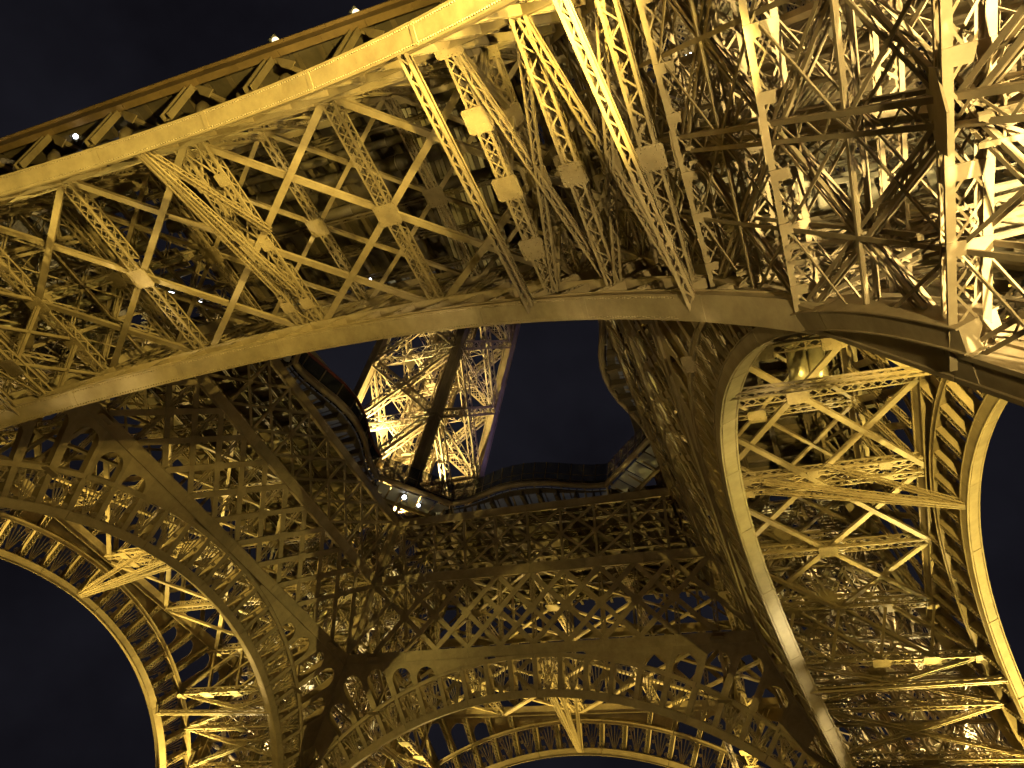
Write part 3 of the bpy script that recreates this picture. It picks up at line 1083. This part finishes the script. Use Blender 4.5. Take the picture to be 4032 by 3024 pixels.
def build_rim(label):
    root = empty('opening_edge', Matrix.Translation((0, -14, 56)), label, 'edge beam', 'curved edges of the central opening')
    base = V(0, -14, 56)
    us = np.linspace(-9.0, 9.0, 37)
    pts = [V(u, -rim_r(u), 57.0)-base for u in us]+[V(12.1, -12.1, 57.0)-base]
    m = MB()
    m.tube(pts, 0.30, 8)
    m.tube([p+V(0, -0.15 if True else 0, 0.62) for p in pts], 0.13, 6)
    m.build('edge_tube', IRON, root, True)
    # curved ribs from the girder up and out to the edge, white panels between them
    ribs = [-9, -6.6, -4.2, -1.4, 1.4, 4.2, 6.6, 9]
    for u in ribs:
        m = MB()
        r1 = rim_r(u)
        arc = [V(u, -(r1+(16.6-r1)*f), 55.4+(57.0-55.4)*math.cos(f*math.pi/2)**0.7)-base for f in np.linspace(0, 1, 9)]
        for p, q in zip(arc[:-1], arc[1:]):
            m.bar(p, q, 0.16, 0.30)
        m.build('curved_rib', IRON, root)
    for a, b in zip(ribs[:-1], ribs[1:]):
        n = 3
        for i in range(n):
            ua, ub = a+(b-a)*i/n+0.1, a+(b-a)*(i+1)/n-0.06
            m = MB()
            v = []
            for dz in (0, 0.06):
                v += [V(ua, -rim_r(ua)-0.45, 56.75+dz)-base, V(ub, -rim_r(ub)-0.45, 56.75+dz)-base, V(ub, -16.2, 56.35+dz)-base, V(ua, -16.2, 56.35+dz)-base]
            m.raw(v, [[0, 1, 2, 3], [7, 6, 5, 4], [0, 4, 5, 1], [1, 5, 6, 2], [2, 6, 7, 3], [3, 7, 4, 0]])
            m.build('soffit_panel', GLOW_PANEL, root)
    # the corner soffit with its strip lights
    for i in range(5):
        f0, f1 = i/5+0.01, (i+1)/5-0.012
        c0, c1 = V(9.0, -15.2, 56.8), V(15.2, -9.0, 56.8)
        o = V(1.25, -1.25, -0.25)
        m = MB()
        p0, p1 = c0+(c1-c0)*f0, c0+(c1-c0)*f1
        m.plate([p0-base+o*0.25, p0-base+o*1.6, p1-base+o*1.6, p1-base+o*0.25], 0.06, (0, 0, 1))
        m.build('corner_panel', WHITE, root)
    m = MB()
    c0, c1 = V(9.0, -15.2, 57.0)-base, V(15.2, -9.0, 57.0)-base
    m.tube([c0, c1], 0.30, 8)
    m.bar(c0+V(1.9, -1.9, -0.7), c1+V(1.9, -1.9, -0.7), 0.3, 0.5)
    for f in (0.05, 0.35, 0.65, 0.95):
        p = c0+(c1-c0)*f
        m.bar(p, p+V(1.9, -1.9, -0.75), 0.14, 0.22)
    m.build('corner_beam', IRON, root)
    return root
rim0 = build_rim('near curved edge of the opening, hidden above the broad arch soffit')
index_kids()
for k, lb in ((1, 'bulging right edge of the opening with curved ribs and pale panels'),
              (2, 'wavy far edge of the opening under the glass balustrade'),
              (3, 'curved left edge of the opening below the red-edged pavilion')):
    copy_tree(rim0, rotz(k) @ rim0.matrix_world, lb)

def build_balustrade(path, label, h=2.6):
    p0 = path[0]
    root = empty('glass_balustrade', Matrix.Translation(Vector(p0)), label, 'balustrade', 'glass balustrades round the opening')
    base = V(*p0)
    for a, b in zip(path[:-1], path[1:]):
        a = V(*a)-base; b = V(*b)-base
        d = b-a
        m = MB()
        m.plate([a+d*0.03, b-d*0.03, b-d*0.03+V(0, 0, h), a+d*0.03+V(0, 0, h)], 0.03, np.cross(d, V(0, 0, 1)))
        m.build('glass_pane', GLASS, root)
        m = MB()
        m.bar(a, a+V(0, 0, h), 0.09, 0.09, (0, 1, 0))
        m.build('mullion', IRON_DARK, root)
    m = MB()
    for a, b in zip(path[:-1], path[1:]):
        m.bar(V(*a)-base+V(0, 0, 1.1), V(*b)-base+V(0, 0, 1.1), 0.06, 0.06)
    m.build('hand_rail', IRON_DARK, root)
    return root
far_path = [(u, rim_r(u)+0.05, 57.3) for u in np.linspace(-9, 9, 15)]
build_balustrade(far_path, 'long glass balustrade on the far wavy edge of the opening')
build_balustrade([(9.1+6.0*f, 15.15-6.0*f, 57.3) for f in np.linspace(0, 1, 7)], 'short slanting glass balustrade at the right end of the far edge')
build_balustrade([(-9.1-6.0*f, 15.15-6.0*f, 57.3) for f in np.linspace(0, 1, 7)], 'glass balustrade in front of the glaring upper leg')
build_balustrade([(rim_r(u)+0.05, u, 57.3) for u in np.linspace(9, -9, 15)], 'glass balustrade on the bulging right edge of the opening')

# the pavilion standing on the left side, leaning in over the opening
pv = empty('pavilion', Matrix.Translation((-16, 0, 57.3)), 'dark glazed pavilion with a dull red roof edge, left of the opening', 'pavilion')
pb = V(-16, 0, 57.3)
vs_ = np.linspace(-14, 9.5, 11)
for a, b in zip(vs_[:-1], vs_[1:]):
    m = MB()
    xa, xb = -(rim_r(max(-9, min(9, a)))+1.6), -(rim_r(max(-9, min(9, b)))+1.6)
    m.plate([V(xa, a+0.04, 57.4)-pb, V(xb, b-0.04, 57.4)-pb, V(xb+0.7, b-0.04, 60.4)-pb, V(xa+0.7, a+0.04, 60.4)-pb], 0.05, (1, 0, 0.2))
    m.build('glass_wall', MIRROR_GLASS, pv)
    m = MB()
    m.bar(V(xa, a, 57.4)-pb, V(xa+0.7, a, 60.4)-pb, 0.12, 0.18)
    m.build('mullion', IRON_DARK, pv)
m = MB()
m.tube([V(-(rim_r(max(-9, min(9, a)))+0.9), a, 60.5)-pb for a in vs_], 0.2, 6)
m.build('roof_edge', RED, pv)
m = MB()
m.plate([V(-30, -14, 60.9)-pb, V(-30, 9.5, 60.9)-pb, V(-16.2, 9.5, 60.8)-pb, V(-14.8, 0, 60.8)-pb, V(-16.2, -14, 60.8)-pb], 0.3, (0, 0, -1))
m.build('roof', DECK, pv)

# ------------------------------------------------------------------ outer walkway over the near side
gal = empty('outer_walkway', Matrix.Translation((0, -36, 50)), 'overhanging outer walkway with bracket struts, along the dark sky at top left', 'walkway')
gb = V(0, -36, 50)
for i in range(22):
    x0 = -39+3.36*i
    m = MB()
    m.bar(V(x0, -36.95, 55.6)-gb, V(x0+3.33, -36.95, 55.6)-gb, 0.16, 1.5)
    m.bar(V(x0, -37.05, 56.3)-gb, V(x0+3.33, -37.05, 56.3)-gb, 0.42, 0.14)
    m.bar(V(x0, -36.9, 54.86)-gb, V(x0+3.33, -36.9, 54.86)-gb, 0.5, 0.10)
    m.build('fascia_plate', BRONZE, gal)
    m = MB()
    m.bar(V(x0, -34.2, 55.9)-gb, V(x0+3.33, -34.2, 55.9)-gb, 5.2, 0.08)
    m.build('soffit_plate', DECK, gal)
    m = MB()
    # bulbous bracket foot
    c0 = V(x0+1.0, -36.0, 51.9)-gb
    m.tube([c0+V(0, 0, -0.6), c0+V(0, 0, -0.3), c0, c0+V(0, 0, 0.5), c0+V(0, 0, 0.7)], [0.10, 0.34, 0.42, 0.34, 0.16], 10)
    m.build('bracket_foot', IRON_DARK, gal, True)
for i in range(12):
    u = -33.24+6.72*i
    m = MB()
    p, q = V(u, -36.6, 50.7)-gb, V(u, -36.6, 55.2)-gb
    for s_ in (-1, 1):
        m.bar(p+V(s_*0.28, 0, 0), q+V(s_*0.28, 0, 0), 0.10, 0.5, (0, 1, 0))
    m.bar(p+V(0, 0.2, 0), q+V(0, 0.2, 0), 0.56, 0.06, (0, 1, 0))
    m.build('bracket_strut', IRON, gal)
    m = MB()
    m.plate([q+V(0.3, 0, 0), q+V(2.2, 0.3, -1.2), q+V(2.0, 0.5, -1.9), q+V(1.1, 0.3, -1.3)], 0.08, (0, 1, 0))
    m.bar(q+V(0.4, 0.1, -0.3), q+V(2.6, 1.6, -1.0), 0.2, 0.3)
    m.build('bracket_arm', IRON, gal)
m = MB()
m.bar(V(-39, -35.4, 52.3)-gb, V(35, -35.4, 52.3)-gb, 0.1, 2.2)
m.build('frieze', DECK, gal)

# ------------------------------------------------------------------ lamps
def lamp(loc, aim, label, lens, size=0.5, group=None):
    d = nrm(V(*aim)-V(*loc))
    o = empty('floodlight', Matrix.Translation(loc), label, 'floodlight', group)
    s = size
    x = nrm(np.cross(d, V(0, 0, 1))); y = np.cross(x, d)
    m = MB()
    m.bar(-d*s*0.5, V(0, 0, 0), s*1.0, s*0.8, y)
    m.bar(-d*s*0.8, -d*s*0.5, s*0.6, s*0.5, y)
    m.build('housing', BLACK, o)
    m = MB()
    m.tube([d*0.003, d*0.03, d*0.09], [s*0.36, s*0.34, s*0.2], 14)
    m.build('lens', lens, o)
    m = MB()
    for s_ in (-1, 1):
        m.bar(x*s_*s*0.56-d*s*0.25, x*s_*s*0.56-d*s*0.25-V(0, 0, s*0.8), 0.05, 0.05, (0, 1, 0))
    m.bar(x*s*0.56-d*s*0.25-V(0, 0, s*0.8), -x*s*0.56-d*s*0.25-V(0, 0, s*0.8), 0.05, 0.05)
    m.build('bracket', BLACK, o)
    return o
def ray(px, py):
    d = (px-2016)/3342.4*r2-(py-1512)/3342.4*u2+fw
    return d
def at_z(px, py, z):
    d = ray(px, py)
    return tuple(CAM+d*(z-CAM[2])/d[2])
lamp(at_z(1085, 160, 57.3), CAM, 'floodlight on the walkway edge against the sky, left of two', LENS_WARM, 0.7)
lamp(at_z(1402, 50, 57.3), CAM, 'floodlight on the walkway edge against the sky, right of two', LENS_WARM, 0.7)
lamp(at_z(298, 537, 54.5), CAM, 'small white lamp under the walkway, left of two', LENS_WHITE, 0.5)
lamp(at_z(434, 490, 54.5), CAM, 'small white lamp under the walkway, right of two', LENS_WHITE, 0.4)
for i, (px, py, s) in enumerate(((622, 1122, 0.55), (672, 1145, 0.9), (745, 1172, 0.6), (790, 1185, 0.4))):
    lamp(at_z(px, py, 55.3), CAM, ['leftmost', 'largest', 'third', 'rightmost'][i]+' of four white lamps in a row beyond the left crossed struts', LENS_WHITE, s, 'white lamps under the deck')
lamp(at_z(1458, 1100, 55.3), CAM, 'tiny white lamp under the deck left of the golden struts', LENS_WHITE, 0.3)
lamp(at_z(2715, 222, 50.0), CAM, 'single white lamp among the tangled struts at top right', LENS_WHITE, 0.6)

lamp(at_z(1592, 1958, 56.3), CAM, 'bright white lamp in the pale corner soffit, left of the far edge', LENS_WHITE, 0.7)
lamp(at_z(1648, 1990, 56.3), CAM, 'white lamp in the pale corner soffit, nearest the far edge', LENS_WHITE, 0.5)
# ------------------------------------------------------------------ fittings hung among the structure
def pipe(px, py, z0, z1, r, label):
    p = V(*at_z(px, py, z0))
    o = empty('water_pipe', Matrix.Translation(Vector(p)), label, 'pipe', 'fat pipes below the deck')
    m = MB(); m.tube([V(0, 0, 0), V(0, 0, (z1-z0)*0.3), V(0, 0, (z1-z0)*0.31), V(0, 0, z1-z0)], [r*1.15, r*1.15, r, r], 18)
    m.build('barrel', PIPE, o, True)
    for f in (0.3, 0.62):
        m = MB(); m.tube([V(0, 0, (z1-z0)*f), V(0, 0, (z1-z0)*f+0.25)], r*1.25, 18)
        m.build('collar', PIPE, o)
pipe(3150, 1500, 46, 56, 0.62, 'fat pale pipe below the deck inside the tall right arch, left of the pair')
pipe(3230, 1500, 46, 56, 0.55, 'fat pale pipe below the deck inside the tall right arch, right of the pair')

net = MB()
gx = []
NU, NV = 15, 13
ca, cb, cc_, cdv = V(*at_z(-60, 760, 54)), V(*at_z(430, 900, 54)), V(*at_z(560, 1530, 54)), V(*at_z(-60, 1660, 54))
for j in range(NV):
    for i in range(NU):
        a, b = i/(NU-1), j/(NV-1)
        p = (ca*(1-a)+cb*a)*(1-b)+(cdv*(1-a)+cc_*a)*b
        p = p+V(0, 0, -0.5*math.sin(a*math.pi)*math.sin(b*math.pi)+0.12*math.sin(9*a+4*b)*math.sin(7*b))
        gx.append(p)
n0 = gx[0].copy()
gx = np.array(gx)-n0
vv = np.vstack([gx, gx+V(0, 0, 0.02)])
N = NU*NV
fs = []
for j in range(NV-1):
    for i in range(NU-1):
        q = j*NU+i
        fs.append([q, q+NU, q+NU+1, q+1])
        fs.append([N+q, N+q+1, N+q+NU+1, N+q+NU])
net.raw(vv, fs)
no = net.build('safety_net', NET, None, True)
no.location = Vector(n0)
tag(no, 'woven safety net hung under the deck at the left edge', 'net')

# wall of vertical boards under the deck, seen through the golden struts
wl = V(*at_z(1560, 480, 54.5)); wr = V(*at_z(1900, 760, 54.5))
bw = empty('board_wall', Matrix.Translation(Vector(wl)), 'brown ribbed boarding under the deck behind the golden struts', 'boarding')
b0 = V(*at_z(1560, 430, 55.4))-wl; b1 = V(*at_z(1790, 1060, 55.4))-wl
t_ = V(5.2, 0.6, -0.5)
for i in range(14):
    f0, f1 = i/14, (i+1)/14-0.012
    m = MB()
    m.plate([b0+t_*f0, b0+t_*f1, b1+t_*f1, b1+t_*f0], 0.08+0.06*(i % 2), (0, 0, 1))
    m.build('board', PANEL if i % 3 else DECK, bw)
# ducts along the deck
for i, (y, z, r_, x0, x1) in enumerate(((-27.2, 54.4, 0.55, -15, 9), (-29.0, 54.3, 0.32, -15, 14), (-24.6, 54.4, 0.42, -13, 12))):
    m = MB()
    m.tube([V(0, 0, 0), V(x1-x0, 0, 0)], r_, 14)
    for q in np.arange(1.5, x1-x0, 2.4):
        m.tube([V(q, 0, 0), V(q+0.12, 0, 0)], r_*1.08, 14)
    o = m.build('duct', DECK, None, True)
    o.location = (x0, y, z)
    tag(o, ['thickest round duct under the deck behind the golden struts', 'thinnest round duct under the deck, nearest the golden arch', 'middle-sized round duct under the deck, nearest the broad soffit'][i], 'duct', 'ducts under the deck')

# lift cabin and its louvred housing in the near leg
def panel_box(center, ax, ay, az, n, label, name, cat, mat_):
    o = empty(name, Matrix.Translation(Vector(center)), label, cat)
    ax, ay, az = [np.asarray(q, float) for q in (ax, ay, az)]
    for i in range(n):
        f0, f1 = -0.5+i/n+0.01, -0.5+(i+1)/n-0.01
        m = MB()
        m.plate([ax*f0-ay*0.5, ax*f1-ay*0.5, ax*f1+ay*0.5, ax*f0+ay*0.5], 0.08, az)
        m.build('floor_panel', mat_, o)
    for s_ in (-1, 1):
        m = MB()
        m.bar(ax*-0.52+ay*0.5*s_, ax*0.52+ay*0.5*s_, 0.16, 0.3, az)
        m.bar(ay*-0.52+ax*0.5*s_, ay*0.52+ax*0.5*s_, 0.16, 0.3, az)
        m.build('edge_beam', IRON, o)
        m = MB()
        m.plate([ax*-0.5+ay*0.5*s_, ax*0.5+ay*0.5*s_, ax*0.5+ay*0.5*s_+az, ax*-0.5+ay*0.5*s_+az], 0.07, ay)
        m.build('side_wall', mat_, o)
    return o
c1 = V(*at_z(2890, 690, 47))
panel_box(c1, V(4.0, 0.7, -0.2), V(-0.5, 3.2, 0.3), V(0.2, 0, 1.6), 6, 'flat cream machine platform with seams, in the tangle of struts right of centre', 'machine_platform', 'platform', PANEL)
c2 = V(*at_z(3180, 260, 41))
panel_box(c2, V(3.6, -3.0, -3.2), V(2.2, 2.6, 0), V(-1, 1, 2), 14, 'slanting louvred lift housing among the struts at top right', 'lift_cabin', 'lift', PANEL)
c3 = V(*at_z(3420, 120, 37))
panel_box(c3, V(3.2, -2.4, -2.6), V(1.6, 1.9, 0), V(-1, 1, 2), 3, 'plain slanting lift underside near the top edge at right', 'lift_cabin', 'lift', PANEL)

# ------------------------------------------------------------------ ground
m = MB()
ang = np.linspace(0, 2*math.pi, 48, endpoint=False)
m.raw([V(900*math.cos(t), 900*math.sin(t), 0) for t in ang], [list(range(48))])
g = m.build('ground', GROUND)
g['kind'] = 'structure'
g['label'] = 'gravel forecourt under the tower'
